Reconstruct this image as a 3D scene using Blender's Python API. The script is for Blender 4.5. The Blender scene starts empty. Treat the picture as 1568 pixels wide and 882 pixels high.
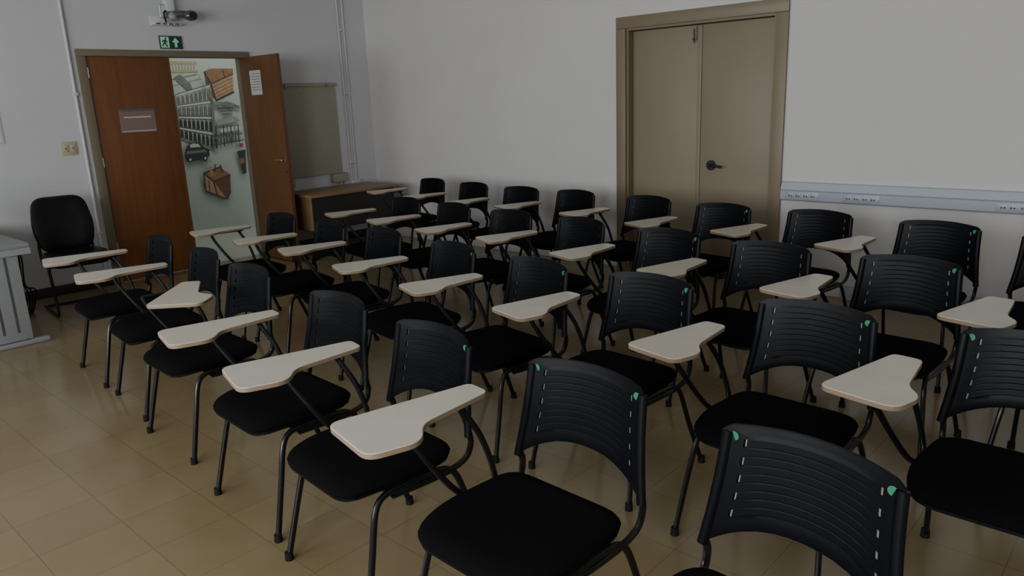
import bpy, bmesh, math, random
from mathutils import Vector, Matrix
random.seed(4)
scene=bpy.context.scene
COL=bpy.data.collections.new("classroom"); scene.collection.children.link(COL)

# ------------------------------------------------------------ materials
def nodes(name):
    m=bpy.data.materials.new(name); m.use_nodes=True
    nt=m.node_tree; b=nt.nodes["Principled BSDF"]
    return m,nt,b
def mat(name,col,rough=.5,metal=0,noise=0,nscale=20,bump=0,bscale=200,spec=.5,coat=0):
    m,nt,b=nodes(name)
    b.inputs["Base Color"].default_value=(*col,1); b.inputs["Roughness"].default_value=rough
    b.inputs["Metallic"].default_value=metal; b.inputs["Specular IOR Level"].default_value=spec
    b.inputs["Coat Weight"].default_value=coat
    tc=nt.nodes.new("ShaderNodeTexCoord")
    if noise:
        n=nt.nodes.new("ShaderNodeTexNoise"); n.inputs["Scale"].default_value=nscale; n.inputs["Detail"].default_value=4
        nt.links.new(tc.outputs["Object"],n.inputs["Vector"])
        r=nt.nodes.new("ShaderNodeValToRGB")
        r.color_ramp.elements[0].position=.3; r.color_ramp.elements[1].position=.7
        r.color_ramp.elements[0].color=(*[c*(1-noise) for c in col],1)
        r.color_ramp.elements[1].color=(*[min(1,c*(1+noise)) for c in col],1)
        nt.links.new(n.outputs["Fac"],r.inputs["Fac"]); nt.links.new(r.outputs["Color"],b.inputs["Base Color"])
    if bump:
        n=nt.nodes.new("ShaderNodeTexNoise"); n.inputs["Scale"].default_value=bscale; n.inputs["Detail"].default_value=3
        nt.links.new(tc.outputs["Object"],n.inputs["Vector"])
        bp=nt.nodes.new("ShaderNodeBump"); bp.inputs["Strength"].default_value=bump; bp.inputs["Distance"].default_value=.004
        nt.links.new(n.outputs["Fac"],bp.inputs["Height"]); nt.links.new(bp.outputs["Normal"],b.inputs["Normal"])
    return m
def woodmat(name,c1,c2,scale=1.0,rough=.4,axis='Z'):
    m,nt,b=nodes(name)
    tc=nt.nodes.new("ShaderNodeTexCoord"); mp=nt.nodes.new("ShaderNodeMapping")
    s={'Z':(14,14,.9),'X':(.9,14,14),'Y':(14,.9,14)}[axis]
    mp.inputs["Scale"].default_value=[v*scale for v in s]
    n=nt.nodes.new("ShaderNodeTexNoise"); n.inputs["Scale"].default_value=1.6; n.inputs["Detail"].default_value=6; n.inputs["Distortion"].default_value=.8
    r=nt.nodes.new("ShaderNodeValToRGB"); r.color_ramp.elements[0].position=.32; r.color_ramp.elements[1].position=.68
    r.color_ramp.elements[0].color=(*c1,1); r.color_ramp.elements[1].color=(*c2,1)
    L=nt.links.new
    L(tc.outputs["Object"],mp.inputs["Vector"]); L(mp.outputs["Vector"],n.inputs["Vector"]); L(n.outputs["Fac"],r.inputs["Fac"]); L(r.outputs["Color"],b.inputs["Base Color"])
    b.inputs["Roughness"].default_value=rough
    return m
M={}
M['plastic']=mat("black_plastic",(.0038,.0042,.0055),.36,bump=.08,bscale=500,spec=.10)
M['slot']=mat("slot_painted_light",(.16,.16,.15),.5)  # pale grey stands in for light showing through the back slots
M['fabric']=mat("black_fabric",(.0032,.0032,.0036),.95,bump=.6,bscale=700,noise=.2,nscale=300,spec=.08)
M['tube']=mat("black_enamel_tube",(.005,.005,.0055),.25,spec=.4)
M['rubber']=mat("black_rubber",(.008,.008,.008),.8,spec=.2)
M['lam']=mat("cream_laminate",(.56,.53,.45),.35,noise=.04,nscale=8)
M['edge']=mat("beige_edge_band",(.27,.20,.13),.5)
M['sticker']=mat("green_sticker",(.015,.17,.085),.6)
M['wall']=mat("painted_wall",(.59,.575,.56),.75,noise=.03,nscale=1.3,bump=.25,bscale=60)
M['wall_b']=mat("painted_wall_back",(.56,.56,.57),.75,noise=.03,nscale=1.3,bump=.25,bscale=60)
M['ceil']=mat("ceiling_paint",(.7,.7,.68),.9)
M['frame']=mat("taupe_frame_paint",(.20,.16,.10),.45,noise=.05,nscale=3)
M['leaf']=mat("beige_door_paint",(.24,.195,.13),.5,noise=.04,nscale=2)
M['oframe']=mat("olive_frame_paint",(.17,.145,.095),.45)
M['orange']=woodmat("orange_door_wood",(.14,.05,.015),(.18,.067,.021))
M['orange2']=woodmat("brown_door_wood",(.105,.045,.016),(.14,.06,.022))
M['deskw']=woodmat("desk_wood",(.20,.125,.06),(.26,.165,.08),axis='X')
M['brownw']=woodmat("rail_wood",(.18,.07,.028),(.23,.09,.036),axis='X')
M['cork']=mat("grey_green_felt",(.36,.345,.27),.9,noise=.08,nscale=60)
M['white']=mat("white_plastic",(.62,.63,.64),.4)
M['pipe']=mat("painted_conduit",(.56,.56,.57),.5)
M['grey']=mat("grey_metal_paint",(.27,.28,.285),.4,noise=.03)
M['dgrey']=mat("dark_slot",(.06,.06,.065),.6)
M['trunk']=mat("grey_trunking",(.33,.355,.40),.35)
M['trunk2']=mat("grey_trunking_upper",(.42,.455,.51),.3)
M['black']=mat("black_gloss",(.008,.008,.009),.3)
M['leather']=mat("black_vinyl",(.005,.005,.006),.35,bump=.3,bscale=80,spec=.25)
M['base']=mat("dark_baseboard",(.025,.022,.02),.5)
M['exitg']=mat("exit_green",(.01,.07,.035),.5)
M['exitw']=mat("exit_white",(.5,.8,.6),.5)
M['paper']=mat("paper",(.48,.48,.46),.7)
M['sleeve']=mat("plastic_sleeve",(.20,.12,.10),.12,coat=.6)
M['steel']=mat("steel",(.5,.5,.5),.3,metal=1)
M['switch']=mat("ivory_plate",(.45,.40,.28),.4)
M['lens']=mat("lens_grey",(.06,.06,.07),.1,coat=1)
M['lamp']=mat("lamp_diffuser",(.8,.8,.8),.4)

def floor_material():
    m,nt,b=nodes("vinyl_tile_floor"); L=nt.links.new
    tc=nt.nodes.new("ShaderNodeTexCoord")
    br=nt.nodes.new("ShaderNodeTexBrick"); br.offset=0; br.squash=1
    br.inputs["Scale"].default_value=1; br.inputs["Brick Width"].default_value=.3; br.inputs["Row Height"].default_value=.3
    br.inputs["Mortar Size"].default_value=.0018; br.inputs["Mortar Smooth"].default_value=.3; br.inputs["Bias"].default_value=-.2
    br.inputs["Color1"].default_value=(.235,.182,.097,1); br.inputs["Color2"].default_value=(.215,.166,.088,1); br.inputs["Mortar"].default_value=(.15,.115,.06,1)
    L(tc.outputs["Object"],br.inputs["Vector"])
    n=nt.nodes.new("ShaderNodeTexNoise"); n.inputs["Scale"].default_value=2.5; n.inputs["Detail"].default_value=8; n.inputs["Roughness"].default_value=.65
    L(tc.outputs["Object"],n.inputs["Vector"])
    r=nt.nodes.new("ShaderNodeValToRGB"); r.color_ramp.elements[0].position=.3; r.color_ramp.elements[1].position=.7
    r.color_ramp.elements[0].color=(.93,.93,.93,1); r.color_ramp.elements[1].color=(1.04,1.04,1.04,1)
    L(n.outputs["Fac"],r.inputs["Fac"])
    mx=nt.nodes.new("ShaderNodeMix"); mx.data_type='RGBA'; mx.blend_type='MULTIPLY'; mx.inputs[0].default_value=1
    L(br.outputs["Color"],mx.inputs[6]); L(r.outputs["Color"],mx.inputs[7]); L(mx.outputs[2],b.inputs["Base Color"])
    mr=nt.nodes.new("ShaderNodeMapRange"); mr.inputs[3].default_value=.13; mr.inputs[4].default_value=.22
    L(n.outputs["Fac"],mr.inputs[0]); L(mr.outputs[0],b.inputs["Roughness"])
    bp=nt.nodes.new("ShaderNodeBump"); bp.inputs["Strength"].default_value=.03; bp.inputs["Distance"].default_value=.01
    L(n.outputs["Fac"],bp.inputs["Height"]); L(bp.outputs["Normal"],b.inputs["Normal"])
    return m
M['floor']=floor_material()

# ------------------------------------------------------------ mesh builder
class B:
    def __init__(s): s.bm=bmesh.new(); s.mats=[]
    def mi(s,k):
        if k not in s.mats: s.mats.append(k)
        return s.mats.index(k)
    def _tag(s,faces,k):
        i=s.mi(k)
        for fc in faces: fc.material_index=i; fc.smooth=True
    def box(s,x0,x1,y0,y1,z0,z1,k,bev=0):
        r=bmesh.ops.create_cube(s.bm,size=1); vs=r['verts']
        for v in vs: v.co=Vector(((x0+x1)/2+v.co.x*(x1-x0),(y0+y1)/2+v.co.y*(y1-y0),(z0+z1)/2+v.co.z*(z1-z0)))
        fs=set(f for v in vs for f in v.link_faces)
        if bev:
            es=set(e for v in vs for e in v.link_edges)
            r=bmesh.ops.bevel(s.bm,geom=list(es),offset=bev,segments=2,affect='EDGES',profile=.5)
            fs=[f for f in fs if f.is_valid]+list(r['faces'])
        s._tag(fs,k); return s
    def obox(s,mtx,sx,sy,sz,k,bev=0):
        r=bmesh.ops.create_cube(s.bm,size=1); vs=r['verts']
        for v in vs: v.co=mtx@Vector((v.co.x*sx,v.co.y*sy,v.co.z*sz))
        s._tag(set(f for v in vs for f in v.link_faces),k)
    def tube(s,pts,r,k,segs=10,sub=6,ell=1.0,smooth=True,closed=False):
        P=[Vector(p) for p in pts]
        if smooth and len(P)>2:
            Q=[]
            n=len(P)
            for i in range(n-1):
                p0=P[i-1] if i>0 else P[i]*2-P[i+1]; p1=P[i]; p2=P[i+1]; p3=P[i+2] if i+2<n else P[i+1]*2-P[i]
                for j in range(sub):
                    t=j/sub
                    Q.append(.5*((2*p1)+(p2-p0)*t+(2*p0-5*p1+4*p2-p3)*t*t+(3*p1-p0-3*p2+p3)*t**3))
            Q.append(P[-1]); P=Q
        rings=[]; up=None
        for i,p in enumerate(P):
            d=(P[min(i+1,len(P)-1)]-P[max(i-1,0)]).normalized()
            if up is None:
                up=Vector((1,0,0)) if abs(d.x)<.8 else Vector((0,0,1))
            a=(up-d*up.dot(d)).normalized(); up=a; b=d.cross(a)
            rings.append([s.bm.verts.new(p+a*(r*ell*math.cos(2*math.pi*q/segs))+b*(r*math.sin(2*math.pi*q/segs))) for q in range(segs)])
        fs=[]
        for i in range(len(rings)-1):
            for q in range(segs):
                fs.append(s.bm.faces.new((rings[i][q],rings[i][(q+1)%segs],rings[i+1][(q+1)%segs],rings[i+1][q])))
        fs.append(s.bm.faces.new(rings[0][::-1])); fs.append(s.bm.faces.new(rings[-1]))
        s._tag(fs,k)
    def cyl(s,p,r,h,k,axis='Z',segs=16,r2=None):
        r2=r if r2 is None else r2
        ax={'X':Vector((1,0,0)),'Y':Vector((0,1,0)),'Z':Vector((0,0,1))}[axis]
        a={'X':Vector((0,1,0)),'Y':Vector((0,0,1)),'Z':Vector((1,0,0))}[axis]; b=ax.cross(a); p=Vector(p)
        r0=[s.bm.verts.new(p+a*r*math.cos(2*math.pi*q/segs)+b*r*math.sin(2*math.pi*q/segs)) for q in range(segs)]
        r1=[s.bm.verts.new(p+ax*h+a*r2*math.cos(2*math.pi*q/segs)+b*r2*math.sin(2*math.pi*q/segs)) for q in range(segs)]
        fs=[s.bm.faces.new((r0[q],r0[(q+1)%segs],r1[(q+1)%segs],r1[q])) for q in range(segs)]
        fs+=[s.bm.faces.new(r0[::-1]),s.bm.faces.new(r1)]
        s._tag(fs,k)
    def sphere(s,p,r,k,sc=(1,1,1),seg=20):
        rr=bmesh.ops.create_uvsphere(s.bm,u_segments=seg,v_segments=seg//2,radius=r)
        for v in rr['verts']: v.co=Vector((v.co.x*sc[0],v.co.y*sc[1],v.co.z*sc[2]))+Vector(p)
        s._tag(set(f for v in rr['verts'] for f in v.link_faces),k)
    def loops(s,ls,k,cap0=True,cap1=True):
        R=[[s.bm.verts.new(p) for p in l] for l in ls]; n=len(R[0]); fs=[]
        for i in range(len(R)-1):
            for q in range(n): fs.append(s.bm.faces.new((R[i][q],R[i][(q+1)%n],R[i+1][(q+1)%n],R[i+1][q])))
        if cap0: fs.append(s.bm.faces.new(R[0][::-1]))
        if cap1: fs.append(s.bm.faces.new(R[-1]))
        s._tag(fs,k)
        return fs
    def poly(s,pts,k):
        f=s.bm.faces.new([s.bm.verts.new(p) for p in pts]); s._tag([f],k)
    def mesh(s,name):
        bmesh.ops.recalc_face_normals(s.bm,faces=s.bm.faces)
        me=bpy.data.meshes.new(name); s.bm.to_mesh(me); s.bm.free()
        for k in s.mats: me.materials.append(M[k])
        me.set_sharp_from_angle(angle=math.radians(38))
        return me
    def obj(s,name,loc=(0,0,0),rot=0,parent=None):
        o=bpy.data.objects.new(name,s.mesh(name)); COL.objects.link(o); o.location=loc; o.rotation_euler=(0,0,rot)
        if parent: o.parent=parent
        return o

def rounded(pts,rad,n=5):
    out=[]; N=len(pts)
    for i in range(N):
        p=Vector(pts[i]); a=Vector(pts[i-1]); c=Vector(pts[(i+1)%N])
        r=rad[i] if isinstance(rad,(list,tuple)) else rad
        r=min(r,.46*(a-p).length,.46*(c-p).length)
        da=(a-p).normalized(); dc=(c-p).normalized()
        A=p+da*r; C=p+dc*r
        for j in range(n+1):
            t=j/n; out.append((1-t)**2*A+2*t*(1-t)*p+t*t*C)
    return out
def inset(pts,d):
    N=len(pts); out=[]
    area=sum(pts[i].x*pts[(i+1)%N].y-pts[(i+1)%N].x*pts[i].y for i in range(N))
    sg=1 if area>0 else -1
    for i in range(N):
        t=(pts[(i+1)%N]-pts[i-1]).normalized()
        out.append(pts[i]+Vector((-t.y,t.x))*d*sg)
    return out
def scaled(pts,f):
    c=sum(pts,Vector((0,0)))/len(pts)
    return [c+(p-c)*f for p in pts]

# ------------------------------------------------------------ student chair
def back_point(sx,t):
    hw=.243-.031*t
    hw-=.006*(math.sin(math.pi*t))
    ztop=.795+.013*(1-sx*sx)-.010*max(0,abs(sx)-.93)/.07
    zbot=.475+.085*(1-abs(sx)**2.4)
    z=zbot+(ztop-zbot)*t
    yb=-.215-.055*((z-.475)/.33)-.045*(1-sx*sx)
    return Vector((sx*hw,yb,z))
def build_chair(tablet=True,stickers=(1,),trot=0,toff=0):
    b=B()
    S=[-1,-.97,-.90,-.80,-.77,-.735,-.70,-.6,-.45,-.3,-.15,0,.15,.3,.45,.6,.70,.735,.77,.80,.90,.97,1]
    ribs=9; T=[0,.04,.12]
    a0,a1=.16,.88
    for i in range(ribs):
        s0=a0+(a1-a0)*i/ribs; s1=a0+(a1-a0)*(i+1)/ribs; w=s1-s0
        T+=[s0,s0+w*.06,s0+w*.15,s0+w*.85,s0+w*.94]
    T+=[a1,.93,.975,1]
    T=sorted(set(round(t,5) for t in T))
    th=.0045
    def isrib(t):
        return any(abs(t-(a0+(a1-a0)*i/ribs))<.004 for i in range(ribs+1))
    front={};rear={}
    for i,sx in enumerate(S):
        for j,t in enumerate(T):
            p=back_point(sx,t)
            d=0
            if abs(sx)<.65 and isrib(t): d=-.0008
            rim=.004 if (abs(sx)>.95 or t>.97 or t<.02) else 0
            front[i,j]=b.bm.verts.new(p+Vector((0,th+d-rim*.6,0)))
            rear[i,j]=b.bm.verts.new(p+Vector((0,-th+rim*.6,0)))
    fs=[];hole=set()
    for i in range(len(S)-1):
        for j in range(len(T)-1):
            sm=(S[i]+S[i+1])/2; tm=(T[j]+T[j+1])/2
            if .735<abs(sm)<.77:
                for q in range(ribs):
                    s0=a0+(a1-a0)*q/ribs; w=(a1-a0)/ribs
                    if q%2==0 and s0+w*.06<tm<s0+w*.94: hole.add((i,j))
    for i in range(len(S)-1):
        for j in range(len(T)-1):
            if (i,j) in hole: continue
            fs.append(b.bm.faces.new((front[i,j],front[i+1,j],front[i+1,j+1],front[i,j+1])))
            fs.append(b.bm.faces.new((rear[i,j+1],rear[i+1,j+1],rear[i+1,j],rear[i,j])))
            for (di,dj,e) in ((-1,0,((i,j),(i,j+1))),(1,0,((i+1,j),(i+1,j+1))),(0,-1,((i,j),(i+1,j))),(0,1,((i,j+1),(i+1,j+1)))):
                ni,nj=i+di,j+dj
                if ni<0 or nj<0 or ni>=len(S)-1 or nj>=len(T)-1 or (ni,nj) in hole:
                    fs.append(b.bm.faces.new((front[e[0]],front[e[1]],rear[e[1]],rear[e[0]])))
    b._tag(fs,'plastic')
    # pale strip in each slot, painting in the light seen through the hole
    for sg in (-1,1):
        for q in range(0,ribs,2):
            s0=a0+(a1-a0)*q/ribs; w=(a1-a0)/ribs
            P=[back_point(sg*a,t)+Vector((0,.0005,0)) for a,t in ((.735,s0+w*.1),(.757,s0+w*.1),(.757,s0+w*.9),(.735,s0+w*.9))]
            b.poly(P,'slot')
    for sg in (-1,1):
        pts=[back_point(sg*.985,t)+Vector((-sg*.004,-.003,0)) for t in (0,.2,.4,.6,.8,.97)]
        b.tube(pts,.0115,'plastic',sub=2,ell=1.25)
    for sg in stickers:
        c=back_point(-sg*.87,.905)+Vector((0,th+.0012,0)); n=14
        b.poly([c+Vector((.0115*math.cos(2*math.pi*q/n),0,.0115*math.sin(2*math.pi*q/n))) for q in range(n)],'sticker')
    # --- seat
    o=rounded([(-.225,-.18),(.225,-.18),(.242,.08),(.205,.245),(-.205,.245),(-.242,.08)],[.08,.08,.075,.075,.075,.075],5)
    def lp(f,z):
        return [Vector((p.x,p.y,z-.014-(.018*max(0,(p.y-.10)/.145)**2)+(.006*max(0,(-p.y-.05)/.14)**2))) for p in scaled(o,f)]
    b.loops([lp(.80,.418),lp(.95,.424),lp(.985,.432),lp(.985,.440)],'plastic')
    b.loops([lp(.96,.438),lp(1,.444),lp(1.01,.454),lp(.985,.464),lp(.93,.472),lp(.8,.476),lp(.6,.474),lp(.35,.470)],'fabric')
    # --- side frames
    for sg in (-1,1):
        b.tube([(sg*.262,.235,.012),(sg*.244,.19,.21),(sg*.228,.155,.35),(sg*.222,.115,.392),(sg*.22,.04,.398),(sg*.22,-.06,.398),(sg*.222,-.13,.390),(sg*.228,-.17,.35),(sg*.242,-.215,.21),(sg*.26,-.29,.012)],.0115,'tube',ell=.85,sub=5)
        for (yy) in (.236,-.291):
            b.cyl((sg*.262,yy,0),.016,.03,'rubber',segs=12,r2=.0145)
        b.tube([back_point(sg*.96,.25)+Vector((0,-.004,0)),(sg*.233,-.226,.50),(sg*.230,-.235,.455),(sg*.227,-.215,.405),(sg*.222,-.15,.380),(sg*.22,-.05,.375),(sg*.215,.08,.375)],.0115,'tube',ell=.85,sub=5)
    b.tube([(-.22,.08,.382),(.22,.08,.382)],.010,'tube',smooth=False)
    b.tube([(-.22,-.10,.382),(.22,-.10,.382)],.010,'tube',smooth=False)
    if tablet:
        outl=[(.385,-.165),(.475,.31+toff),(.215-toff*.4,.355+toff),(.172-toff*.6,.20+toff*.5),(.262,.13+toff*.5),(.290,-.155)]
        q=rounded(outl,[.025,.045,.045,.05,.045,.025],6)
        if trot:
            c=Vector((.335,-.10)); R=Matrix.Rotation(math.radians(trot),2)
            q=[c+R@(p-c) for p in q]
        z0=.684
        def tl(d,z): return [Vector((p.x,p.y,z)) for p in inset(q,d)]
        b.loops([tl(.003,z0),tl(0,z0+.002),tl(0,z0+.016)],'edge',cap1=False)
        b.loops([tl(0,z0+.016),tl(.002,z0+.018)],'lam',cap0=False)
        b.tube([(.355,.14,.679),(.335,.11,.60),(.285,.03,.46),(.262,-.03,.400),(.255,-.09,.380),(.262,-.14,.415),(.29,-.12,.55),(.325,-.075,.655),(.33,-.06,.679)],.010,'tube',sub=5)
        b.tube([(.33,-.10,.677),(.34,.0,.677),(.355,.14,.677)],.009,'tube')
        b.tube([(.22,-.03,.392),(.262,-.03,.397)],.010,'tube',smooth=False)
        b.tube([(.22,-.10,.382),(.258,-.10,.384)],.010,'tube',smooth=False)
        if not trot: b.box(.30,.39,.10,.17,.676,.685,'tube')
    return b.mesh("tablet_arm_chair_mesh")
TO=-.055
mm={'A':build_chair(True,(1,)),'B':build_chair(True,(1,-1)),'n':build_chair(False,(1,-1)),'C':build_chair(True,()),'r':build_chair(True,(),58),
 'a':build_chair(True,(1,),0,TO),'b':build_chair(True,(1,-1),0,TO),'c':build_chair(True,(),0,TO),'m':build_chair(False,())}
# back-top centre x, y, yaw(deg), variant
chairs=[(1.555,.56,7,'n'),(1.65,1.25,2,'B'),(1.67,1.935,5,'A'),(1.745,2.61,3,'C'),(1.835,3.50,2,'r'),(1.92,4.155,6,'C'),(1.975,4.87,5,'C'),
(2.70,.29,1,'b'),(2.68,.97,2,'a'),(2.74,1.71,3,'a'),(2.73,2.34,9,'a'),(2.81,3.03,10,'a'),(2.92,3.78,9,'c'),(2.93,4.38,9,'c'),(2.96,5.05,5,'c'),
(3.65,.19,3,'a'),(3.67,.92,3,'a'),(3.68,1.58,4,'c'),(3.77,2.23,5,'a'),(3.86,2.93,10,'c'),(3.90,3.58,6,'c'),(3.97,4.24,9,'c'),(4.02,4.87,8,'c'),
(4.60,.42,5,'m'),(4.72,1.05,8,'a'),(4.83,1.76,8,'c'),(4.84,2.43,6,'a'),(4.96,3.11,9,'c'),(5.02,3.86,7,'c'),(5.02,4.47,4,'c'),(5.09,5.14,8,'c'),(5.19,5.84,8,'c')]
for i,(x,y,yaw,k) in enumerate(chairs):
    nm="tablet_arm_chair" if k not in 'nm' else "stacking_chair"
    o=bpy.data.objects.new(nm,mm[k]); COL.objects.link(o)
    r=math.radians(90-yaw)
    fx,fy=-math.sin(r),math.cos(r)
    o.location=(x+.27*fx,y+.27*fy,0); o.rotation_euler=(0,0,r)

# ------------------------------------------------------------ room shell
XR=5.78; YB=7.53; XL=-3.0; YF=-2.2; ZC=3.15
b=B(); b.box(XL-.15,XR+.15,YF-.15,YB+.1,-.1,0,'floor'); b.obj("floor")
b=B(); b.box(XL-.15,XR+.15,YF-.15,YB+.15,ZC,ZC+.1,'ceil'); b.obj("ceiling")
DX0,DX1,DZ=2.645,4.175,2.095
b=B(); b.box(XL,DX0,YB,YB+.14,0,ZC,'wall_b'); b.box(DX1,XR+.15,YB,YB+.14,0,ZC,'wall_b'); b.box(DX0,DX1,YB,YB+.14,DZ,ZC,'wall_b'); b.obj("wall_back")
RY0,RY1,RZ=2.50,3.87,2.135
b=B(); b.box(XR,XR+.15,YF,RY0,0,ZC,'wall'); b.box(XR,XR+.15,RY1,YB,0,ZC,'wall'); b.box(XR,XR+.15,RY0,RY1,RZ,ZC,'wall'); b.box(XR+.14,XR+.2,RY0,RY1,0,RZ,'wall'); b.obj("wall_right")
b=B(); b.box(XL,XR+.15,YF-.15,YF,0,ZC,'wall'); b.obj("wall_front")
wins=[(-1.2,.9),(1.7,3.8),(4.6,6.7)]; wz0,wz1=.95,2.6
b=B(); b.box(XL-.15,XL,YF,YB+.14,0,wz0,'wall'); b.box(XL-.15,XL,YF,YB+.14,wz1,ZC,'wall')
ys=[YF]+[v for w in wins for v in w]+[YB+.14]
for i in range(0,len(ys),2): b.box(XL-.15,XL,ys[i],ys[i+1],wz0,wz1,'wall')
b.obj("wall_left")
for i,(y0,y1) in enumerate(wins):
    b=B()
    for (a,c,d,e) in ((y0,y1,wz0,wz0+.05),(y0,y1,wz1-.05,wz1),(y0,y0+.05,wz0,wz1),(y1-.05,y1,wz0,wz1),((y0+y1)/2-.025,(y0+y1)/2+.025,wz0,wz1),(y0,y1,1.9,1.94)):
        b.box(XL-.1,XL-.05,a,c,d,e,'grey')
    b.obj("window_%d"%(i+1))
b=B(); b.box(XL,2.57,YB-.015,YB,0,.09,'base',.003); b.box(4.26,XR,YB-.015,YB,0,.09,'base',.003); b.obj("baseboard_back")
b=B(); b.box(XR-.012,XR,YF,RY0-.09,0,.08,'wall',.003); b.box(XR-.012,XR,RY1+.09,YB,0,.08,'wall',.003); b.obj("baseboard_right")
M['cfloor']=mat("corridor_floor_pale",(.40,.42,.37),.3)
b=B(); b.box(2.0,7.2,YB+.14,9.5,-.1,0,'cfloor'); b.obj("floor_corridor")
M['mural']=mat("mural_pale_green",(.39,.43,.36),.6,noise=.05,nscale=2)
b=B(); b.box(2.0,7.2,9.5,9.6,0,3,'mural'); b.obj("wall_corridor")
b=B(); b.box(2.0,7.2,YB+.14,9.6,3,3.1,'ceil'); b.obj("ceiling_corridor")
b=B(); b.box(1.95,2.0,YB+.14,9.6,0,3,'wall'); b.box(7.2,7.25,YB+.14,9.6,0,3,'wall'); b.obj("wall_corridor_ends")

# ------------------------------------------------------------ orange double door
b=B(); y0,y1=YB-.02,YB+.15
b.box(2.575,2.65,y0,y1,0,2.089,'oframe',.003); b.box(4.17,4.245,y0,y1,0,2.089,'oframe',.003); b.box(2.575,4.245,y0,y1,2.09,2.15,'oframe',.003)
b.obj("trim_1")
b=B(); b.box(2.652,3.40,YB+.0,YB+.038,.01,2.088,'orange',.002)
b.box(3.385,3.405,YB-.006,YB+.044,.01,2.088,'orange2')
b.box(2.86,3.19,YB-.006,YB-.001,1.40,1.61,'sleeve'); b.box(2.88,3.17,YB-.008,YB-.006,1.475,1.565,'sleeve'); b.box(2.855,3.195,YB-.009,YB-.001,1.595,1.615,'lens')
b.box(2.90,3.15,YB-.0095,YB-.008,1.535,1.548,'paper'); b.box(2.87,3.18,YB-.0075,YB-.006,1.41,1.418,'paper')
for z in (.3,1.1,1.9): b.cyl((2.656,YB-.006,z),.007,.09,'steel',segs=8)
b.obj("door_1")
b=B()
b.box(4.130,4.168,YB-.72,YB-.0,.01,2.088,'orange2',.002)
b.box(4.125,4.129,YB-.40,YB-.19,1.71,1.95,'paper')
for q in range(7): b.box(4.1235,4.1248,YB-.385,YB-.205+(-.03 if q%3==0 else 0),1.915-.026*q,1.919-.026*q,'dgrey')
b.box(4.121,4.131,YB-.70,YB-.655,.92,1.14,'steel',.002)
b.cyl((4.09,YB-.677,1.06),.009,.04,'steel',axis='X',segs=10); b.tube([(4.09,YB-.677,1.06),(4.087,YB-.62,1.06),(4.09,YB-.56,1.058)],.008,'steel')
b.cyl((4.105,YB-.677,.96),.013,.02,'steel',axis='X',segs=10)
b.obj("door_2")
# ------------------------------------------------------------ beige double door on right wall
b=B()
x0,x1=XR-.025,XR+.13
b.box(XR,x1,RY0,RY0+.03,0,RZ-.031,'frame'); b.box(XR,x1,RY1-.03,RY1,0,RZ-.031,'frame'); b.box(XR,x1,RY0,RY1,RZ-.03,RZ,'frame')
b.box(x0,XR-.001,RY0-.085,RY0+.012,0,RZ-.013,'frame',.004); b.box(x0,XR-.001,RY1-.012,RY1+.085,0,RZ-.013,'frame',.004); b.box(x0,XR-.001,RY0-.085,RY1+.085,RZ-.012,RZ+.085,'frame',.004)
b.obj("trim_2")
X=XR+.075
b=B(); b.box(X,X+.035,3.185,RY1-.032,.01,RZ-.035,'leaf',.003); b.obj("door_3")
b=B(); b.box(X-.002,X+.035,RY0+.032,3.180,.01,RZ-.035,'leaf',.003)
b.box(X-.014,X-.003,3.165,3.20,.01,RZ-.04,'leaf',.003)
b.cyl((X-.016,3.06,.965),.042,.013,'black',axis='X',segs=24); b.cyl((X-.06,3.06,.965),.012,.05,'black',axis='X')
b.tube([(X-.058,3.06,.965),(X-.062,3.0,.963),(X-.06,2.945,.955)],.011,'black')
b.box(X-.02,X-.001,3.215,3.245,1.98,2.09,'leaf',.002); b.cyl((X-.03,3.23,1.96),.006,.11,'dgrey',segs=8); b.sphere((X-.035,3.23,1.99),.012,'dgrey')
b.obj("door_4")

# ------------------------------------------------------------ trunking on the right wall
b=B(); ya,yb=YF+.02,2.40
def prism(prof,k):
    l0=[Vector((XR-.002-p[0],ya,p[1])) for p in prof]; l1=[Vector((XR-.002-p[0],yb,p[1])) for p in prof]
    b.loops([l0,l1],k)
prism([(0,.725),(.045,.725),(.055,.735),(.055,.80),(.05,.805),(0,.805)],'trunk')
prism([(0,.806),(.048,.806),(.052,.812),(.035,.862),(.025,.868),(0,.868)],'trunk2')
for yc in (2.23,1.80,.83,-.3):
    b.box(XR-.062,XR-.055,yc-.13,yc+.13,.735,.797,'trunk2',.002)
    for q in (-.085,-.03,.03,.085):
        b.box(XR-.065,XR-.061,yc+q-.021,yc+q+.021,.745,.787,'white',.001)
        for w in (-.009,.009): b.cyl((XR-.0675,yc+q+w,.766),.006,.003,'dgrey',axis='X',segs=8)
b.obj("cable_trunking")
b=B(); b.box(XR-.07,XR-.015,.2,1.9,.0,.10,'trunk',.008); b.box(XR-.09,XR-.013,.9,1.05,.0,.14,'trunk2',.006); b.obj("floor_conduit_box")

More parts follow.
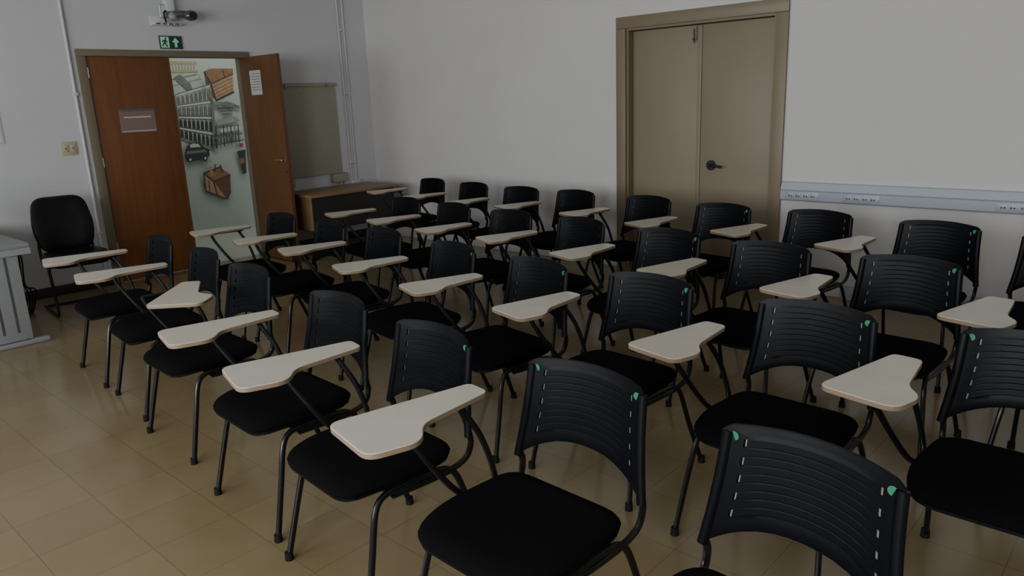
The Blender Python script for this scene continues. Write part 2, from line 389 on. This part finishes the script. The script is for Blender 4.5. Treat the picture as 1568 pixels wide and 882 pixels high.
# ------------------------------------------------------------ conduits on back wall
b=B(); b.tube([(2.515,YB-.018,.09),(2.515,YB-.018,ZC-.01)],.014,'pipe',smooth=False)
for z in (.5,1.75,2.6): b.box(2.495,2.535,YB-.034,YB-.001,z,z+.025,'pipe',.002)
b.obj("wall_conduit")
b=B()
for x in (5.40,5.47): b.tube([(x,YB-.013,.7),(x,YB-.013,ZC-.01)],.009,'pipe',smooth=False)
for z in (.9,1.7,2.4): b.box(5.385,5.485,YB-.024,YB-.001,z,z+.02,'pipe',.002)
b.box(5.37,5.50,YB-.05,YB-.001,.55,.70,'white',.006)
b.obj("wall_conduit")
b=B(); b.box(2.325,2.455,YB-.012,YB-.001,1.235,1.355,'switch',.003)
for dx in (-.03,.03):
    b.box(2.39+dx-.018,2.39+dx+.018,YB-.018,YB-.011,1.265,1.325,'switch',.002)
    b.cyl((2.39+dx,YB-.0185,1.295),.007,.001,'dgrey',axis='Y',segs=8)
b.obj("light_switch")
b=B(); b.box(1.60,1.905,YB-.006,YB-.001,1.37,1.66,'paper'); b.box(1.615,1.89,YB-.008,YB-.006,1.385,1.645,'white')
for q in range(6): b.box(1.64,1.86,YB-.0095,YB-.008,1.60-.035*q,1.607-.035*q,'dgrey')
b.obj("wall_notice")
b=B(); b.box(3.335,3.555,YB-.012,YB-.001,2.165,2.285,'exitg',.002)
yq=YB-.0135
b.box(3.345,3.425,yq,yq+.001,2.175,2.275,'exitw')
b.poly([(3.49,yq,2.27),(3.455,yq,2.225),(3.478,yq,2.225),(3.478,yq,2.18),(3.502,yq,2.18),(3.502,yq,2.225),(3.525,yq,2.225)],'exitw')
yq2=YB-.015
b.cyl((3.395,yq2,2.258),.009,.001,'exitg',axis='Y',segs=10)
b.poly([(3.375,yq2,2.248),(3.40,yq2,2.245),(3.415,yq2,2.225),(3.405,yq2,2.222),(3.395,yq2,2.235),(3.392,yq2,2.215),(3.41,yq2,2.195),(3.405,yq2,2.18),(3.396,yq2,2.182),(3.396,yq2,2.195),(3.38,yq2,2.21),(3.36,yq2,2.185),(3.353,yq2,2.192),(3.373,yq2,2.22),(3.375,yq2,2.235),(3.36,yq2,2.225),(3.355,yq2,2.232)],'exitg')
b.obj("exit_sign")
# wall camera on a bracket
b=B()
b.box(3.27,3.53,YB-.10,YB-.001,2.375,2.395,'white',.004); b.box(3.27,3.53,YB-.012,YB-.001,2.37,2.46,'white',.003)
for q in range(4): b.box(3.29+q*.06,3.33+q*.06,YB-.1035,YB-.10,2.379,2.390,'dgrey')
b.tube([(3.45,YB-.045,2.64),(3.45,YB-.045,3.14)],.017,'white',smooth=False)
b.box(3.405,3.495,YB-.09,YB-.02,2.50,2.66,'white',.012)
b.box(3.36,3.41,YB-.08,YB-.03,2.44,2.56,'grey',.008)
b.tube([(3.43,YB-.06,2.52),(3.38,YB-.09,2.48),(3.40,YB-.07,2.40)],.008,'black')
b.sphere((3.46,YB-.09,2.455),.042,'grey')
b.tube([(3.47,YB-.09,2.47),(3.53,YB-.12,2.475),(3.60,YB-.14,2.47)],.036,'lens',segs=16)
b.sphere((3.61,YB-.15,2.462),.064,'lens',sc=(1.1,1,.8))
b.cyl((3.60,YB-.225,2.46),.032,.03,'black',axis='Y')
b.cyl((3.445,YB-.108,2.372),.006,.004,'sticker',axis='Y',segs=8)
b.obj("surveillance_camera")

# ------------------------------------------------------------ pin board
b=B(); b.box(4.50,5.26,YB-.028,YB-.006,.80,1.80,'cork',.003)
b.box(4.48,5.28,YB-.04,YB-.002,1.79,1.825,'brownw',.003)
for x in (4.6,5.14): b.box(x,x+.03,YB-.055,YB-.035,1.785,1.82,'oframe',.002)
b.box(5.10,5.30,YB-.06,YB-.004,.70,.80,'brownw',.004); b.box(4.46,4.60,YB-.06,YB-.004,.70,.80,'brownw',.004)
for x in (4.48,5.20): b.box(x,x+.05,YB-.045,YB-.018,0.0,.72,'brownw',.003)
b.obj("pin_board")
# ------------------------------------------------------------ wooden desk in the corner
b=B()
b.box(4.30,5.45,6.72,7.32,.655,.685,'deskw',.004)
b.box(4.34,5.41,6.76,6.78,.30,.655,'base')
b.box(4.34,4.37,6.78,7.28,.30,.655,'base',.003); b.box(5.38,5.41,6.78,7.28,.30,.655,'base',.003)
b.box(4.37,5.38,7.20,7.22,.30,.64,'base')
for x in (4.355,5.395):
    for y in (6.80,7.26): b.tube([(x,y,.0),(x,y,.32)],.016,'tube',smooth=False)
    b.box(x-.018,x+.018,6.76,7.30,.0,.03,'base',.004)
b.obj("wooden_desk")

# ------------------------------------------------------------ grey table far left
b=B()
b.box(.72,1.55,6.03,7.45,.695,.725,'grey',.006)
b.box(.72,1.55,6.03,6.05,.65,.695,'grey')
for yy in (6.07,7.38):
    b.box(.98,1.47,yy-.02,yy+.02,.04,.695,'grey',.006)
    for q in range(5): b.box(1.02+q*.09,1.035+q*.09,yy-.0225,yy-.0195,.10,.64,'dgrey')
    b.box(.70,1.57,yy-.035,yy+.035,.0,.035,'grey',.01)
b.box(1.10,1.14,6.09,7.36,.25,.65,'grey')
b.obj("grey_metal_table")
b=B()
b.box(1.13,1.41,6.30,6.55,.726,.75,'black',.008); b.tube([(1.28,6.44,.74),(1.28,6.46,.80),(1.28,6.47,.86)],.02,'black')
b.obox(Matrix.Translation((1.28,6.42,.94))@Matrix.Rotation(math.radians(-10),4,'X'),.36,.035,.24,'black')
b.obox(Matrix.Translation((1.28,6.401,.943))@Matrix.Rotation(math.radians(-10),4,'X'),.33,.004,.21,'lens')
b.obj("computer_monitor")
b=B()
for q in range(5):
    x=1.60+.025*q
    b.tube([(1.565,6.7+.05*q,.71),(x-.01,6.72+.04*q,.66-.03*q),(x,6.75+.05*q,.42-.04*q),(x+.03,6.8,.15+.02*q),(x+.02,6.85+.03*q,.01),(1.66+.03*q,7.0+.05*q,.008)],.006,'rubber')
b.obj("hanging_cables")

# ------------------------------------------------------------ visitor chair
b=B()
bo=rounded([(-.19,0),(.19,0),(.24,.20),(.195,.46),(-.195,.46),(-.24,.20)],.095,7)
def bl(f,off):
    return [Vector((p.x,-.21-.10*(p.y/.46)-.03*(1-(p.x/.24)**2)+off,.46+p.y)) for p in scaled(bo,f)]
b.loops([bl(.85,-.028),bl(.97,-.022),bl(1,-.008),bl(1,.012),bl(.96,.03),bl(.85,.042),bl(.6,.044),bl(.3,.046)],'leather')
so=rounded([(-.21,-.21),(.21,-.21),(.245,.05),(.215,.24),(-.215,.24),(-.245,.05)],.09,6)
def sl(f,z): return [Vector((p.x,p.y,z-.02*max(0,(p.y-.08)/.16)**2)) for p in scaled(so,f)]
b.loops([sl(.8,.40),sl(.96,.41),sl(1,.43),sl(1,.455),sl(.95,.476),sl(.82,.488),sl(.55,.492),sl(.3,.49)],'leather')
for sg in (-1,1):
    b.tube([(sg*.24,-.24,.012),(sg*.24,.0,.012),(sg*.24,.19,.012),(sg*.24,.245,.04),(sg*.24,.235,.20),(sg*.24,.205,.36),(sg*.235,.15,.395),(sg*.225,.0,.398),(sg*.215,-.16,.395),(sg*.205,-.255,.42),(sg*.20,-.29,.52),(sg*.18,-.31,.66)],.012,'tube')
b.tube([(-.22,.1,.395),(.22,.1,.395)],.011,'tube',smooth=False); b.tube([(-.24,-.235,.012),(.24,-.235,.012)],.011,'tube',smooth=False)
b.obj("visitor_chair",(2.08,6.86,0),math.radians(180-6))

# ------------------------------------------------------------ mural art (flat prints on corridor wall)
for n,c in dict(mk=(.03,.03,.03),mg=(.15,.16,.14),mh=(.27,.285,.24),ml=(.46,.49,.41),mb=(.24,.12,.055),mb2=(.36,.22,.12),mb3=(.13,.055,.03),mt=(.36,.29,.16),mr=(.3,.04,.03)).items():
    M[n]=mat("mural_"+n,c,.6,noise=.15,nscale=25)
lay=[0]
def W(u,v):
    return (4.32+.0085*((u-262)-(v-92)*.142), 2.19-.0085*(v-92))
def art(pts,k):
    lay[0]+=1; y=9.497-.00025*lay[0]
    b.poly([(W(*p)[0],y,W(*p)[1]) for p in pts],k)
def bar(p,q,w,k):
    p=Vector(p);q=Vector(q);d=(q-p).normalized();n=Vector((-d.y,d.x))*w/2
    art([p+n,q+n,q-n,p-n],k)
b=B()
art([(258,94),(300,94),(300,98),(258,98)],'mt')
for q in range(9): bar((260+q*4.5,98),(261+q*4.5,108),1.4,'mt')
art([(258,107),(302,106),(302,109),(258,110)],'mt')
art([(266,116),(275,112),(290,125),(296,138),(284,134),(270,122)],'mg')
bar((258,120),(300,112),.8,'mg'); bar((262,128),(306,118),.7,'mh')
# crate with strap
art([(311,108),(322,125),(330,149),(358,138),(356,106),(340,104)],'mb2')
art([(311,108),(322,104),(357,104),(357,112),(322,126)],'mb')
art([(311,108),(322,126),(330,150),(316,134)],'mb3')
bar((322,126),(357,112),1.6,'mk');bar((330,150),(359,138),2.5,'mk');bar((322,126),(330,150),1.6,'mk');bar((311,108),(322,126),1.6,'mk');bar((340,106),(344,118),1.2,'mk')
for q in range(4): bar((325+q,131+q*5),(357,117+q*5.5),.5,'mb3')
# arcaded palace facade in perspective, drawn as ink on the pale ground
def fac(u,v): # u 0..1 left->right, v 0..1 top->bottom
    x=268+52*u; top=140-14*u; bot=204+20*u
    return (x+v*6,top+(bot-top)*v)
art([fac(0,0),fac(1,0),fac(1,1),fac(0,1)],'mh')
for r in range(4):
    v0=.06+.24*r; art([fac(0,v0-.05),fac(1,v0-.05),fac(1,v0-.015),fac(0,v0-.015)],'ml'); bar(fac(0,v0-.055),fac(1,v0-.055),.8,'mk')
    for c in range(8):
        u=(c+.2)/8; w=.075; h=.16
        k='mk' if r>1 else 'mg'
        art([fac(u,v0+.04),fac(u+w*.5,v0+.01),fac(u+w,v0+.04),fac(u+w,v0+h),fac(u,v0+h)],k)
        art([fac(u+w+.012,v0),fac(u+w+.03,v0),fac(u+w+.03,v0+h),fac(u+w+.012,v0+h)],'ml')
# side street with figures and awnings
art([(320,128),(324,150),(330,222),(324,224)],'mg')
for q in range(14):
    a=(322+q*1.4,152+q*1.6)
    bar(a,(a[0]+34-q*1.5,a[1]+4+math.sin(q*2)*6),.8,'mk' if q%3==0 else 'mg')
art([(322,160),(345,152),(368,160),(366,164),(342,158)],'mg')
art([(326,180),(360,175),(368,182),(332,187)],'mh'); art([(332,192),(366,189),(370,195),(334,198)],'ml')
for q in range(7): bar((328+q*6,188),(330+q*6,221-q),1.7,'mk' if q%2==0 else 'mg')
bar((322,206),(372,201),3,'mg'); bar((324,216),(374,211),1.2,'mk')
for q in range(9): bar((326+q*4.8,200),(327+q*4.8,213),1.2,'mk')
bar((300,112),(326,158),.8,'mg'); bar((318,100),(303,148),.7,'mg'); bar((296,140),(330,120),.6,'mg')
# old car
art([(280,222),(283,214),(290,210),(302,210),(308,217),(317,222),(318,230),(312,236),(284,236),(280,230)],'mk')
art([(287,213),(292,211),(300,212),(304,217),(288,217)],'ml'); art([(282,222),(310,221),(314,225),(282,226)],'mg')
for cx,cy in ((288,234),(311,234)):
    art([(cx+4*math.cos(a*.63),cy+4.5*math.sin(a*.63)) for a in range(10)],'mk'); art([(cx+1.8*math.cos(a*.63),cy+2*math.sin(a*.63)) for a in range(10)],'ml')
bar((276,240),(322,239),.8,'mg')
art([(366,216),(372,216),(372,222),(366,222)],'mr'); art([(362,228),(376,226),(378,262),(372,264),(368,246)],'mk')
art([(366,240),(374,238),(375,246),(368,248)],'mb')
# lower crate
art([(308,256),(334,250),(350,262),(352,290),(346,299),(312,282)],'mb2')
art([(308,256),(334,249),(351,262),(324,270)],'mb')
art([(324,270),(351,262),(352,290),(346,299)],'mb3')
for p,q in (((308,256),(324,270)),((324,270),(351,262)),((308,256),(312,283)),((312,283),(346,299)),((346,299),(352,288)),((324,270),(330,291)),((308,256),(334,249))): bar(p,q,1.8,'mk')
bar((318,246),(322,262),3,'mb2'); bar((334,246),(338,258),3,'mb3'); bar((316,268),(318,284),1.4,'mb3'); bar((326,244),(326,256),1.6,'mk')
b.obj("corridor_mural")

for (x,y) in ((.5,1.5),(3.6,1.5),(.5,5),(3.6,5)):
    b=B(); b.box(x-.15,x+.15,y-.62,y+.62,ZC-.07,ZC-.001,'white',.01)
    for d in (-.07,.07): b.tube([(x+d,y-.58,ZC-.085),(x+d,y+.58,ZC-.085)],.014,'lamp',smooth=False)
    b.obj("ceiling_lamp")

# ------------------------------------------------------------ lights
def area(name,loc,rot,sx,sy,e,col):
    l=bpy.data.lights.new(name,'AREA'); l.shape='RECTANGLE'; l.size=sx; l.size_y=sy; l.energy=e; l.color=col
    o=bpy.data.objects.new(name,l); COL.objects.link(o); o.location=loc; o.rotation_euler=rot
    return o
for i,(y0,y1) in enumerate(wins):
    area("window_daylight_%d"%(i+1),(XL-.2,(y0+y1)/2,(wz0+wz1)/2),(0,math.radians(-90),0),wz1-wz0,y1-y0,(205,135,80)[i],(.94,.965,1.0))
area("corridor_light",(4.7,8.6,2.95),(0,0,0),2.0,.5,19,(.97,1.0,.95))
w=bpy.data.worlds.new("daylight"); scene.world=w; w.use_nodes=True
w.node_tree.nodes["Background"].inputs[0].default_value=(.8,.88,1,1); w.node_tree.nodes["Background"].inputs[1].default_value=1.0

# ------------------------------------------------------------ camera
cam=bpy.data.cameras.new("camera"); co=bpy.data.objects.new("camera",cam); COL.objects.link(co); scene.camera=co
cam.sensor_width=36; cam.lens=36*1150/1568; cam.clip_start=.05
th=math.radians(14.2);al=math.radians(47.3);r=.04
fw=Vector((math.sin(al)*math.cos(th),math.cos(al)*math.cos(th),-math.sin(th)))
rt=Vector((math.cos(al),-math.sin(al),0)); up=rt.cross(fw)
cx=rt*math.cos(r)-up*math.sin(r); cy=rt*math.sin(r)+up*math.cos(r); cz=-fw
m=Matrix((cx,cy,cz)).transposed().to_4x4(); m.translation=Vector((0,0,1.58)); co.matrix_world=m
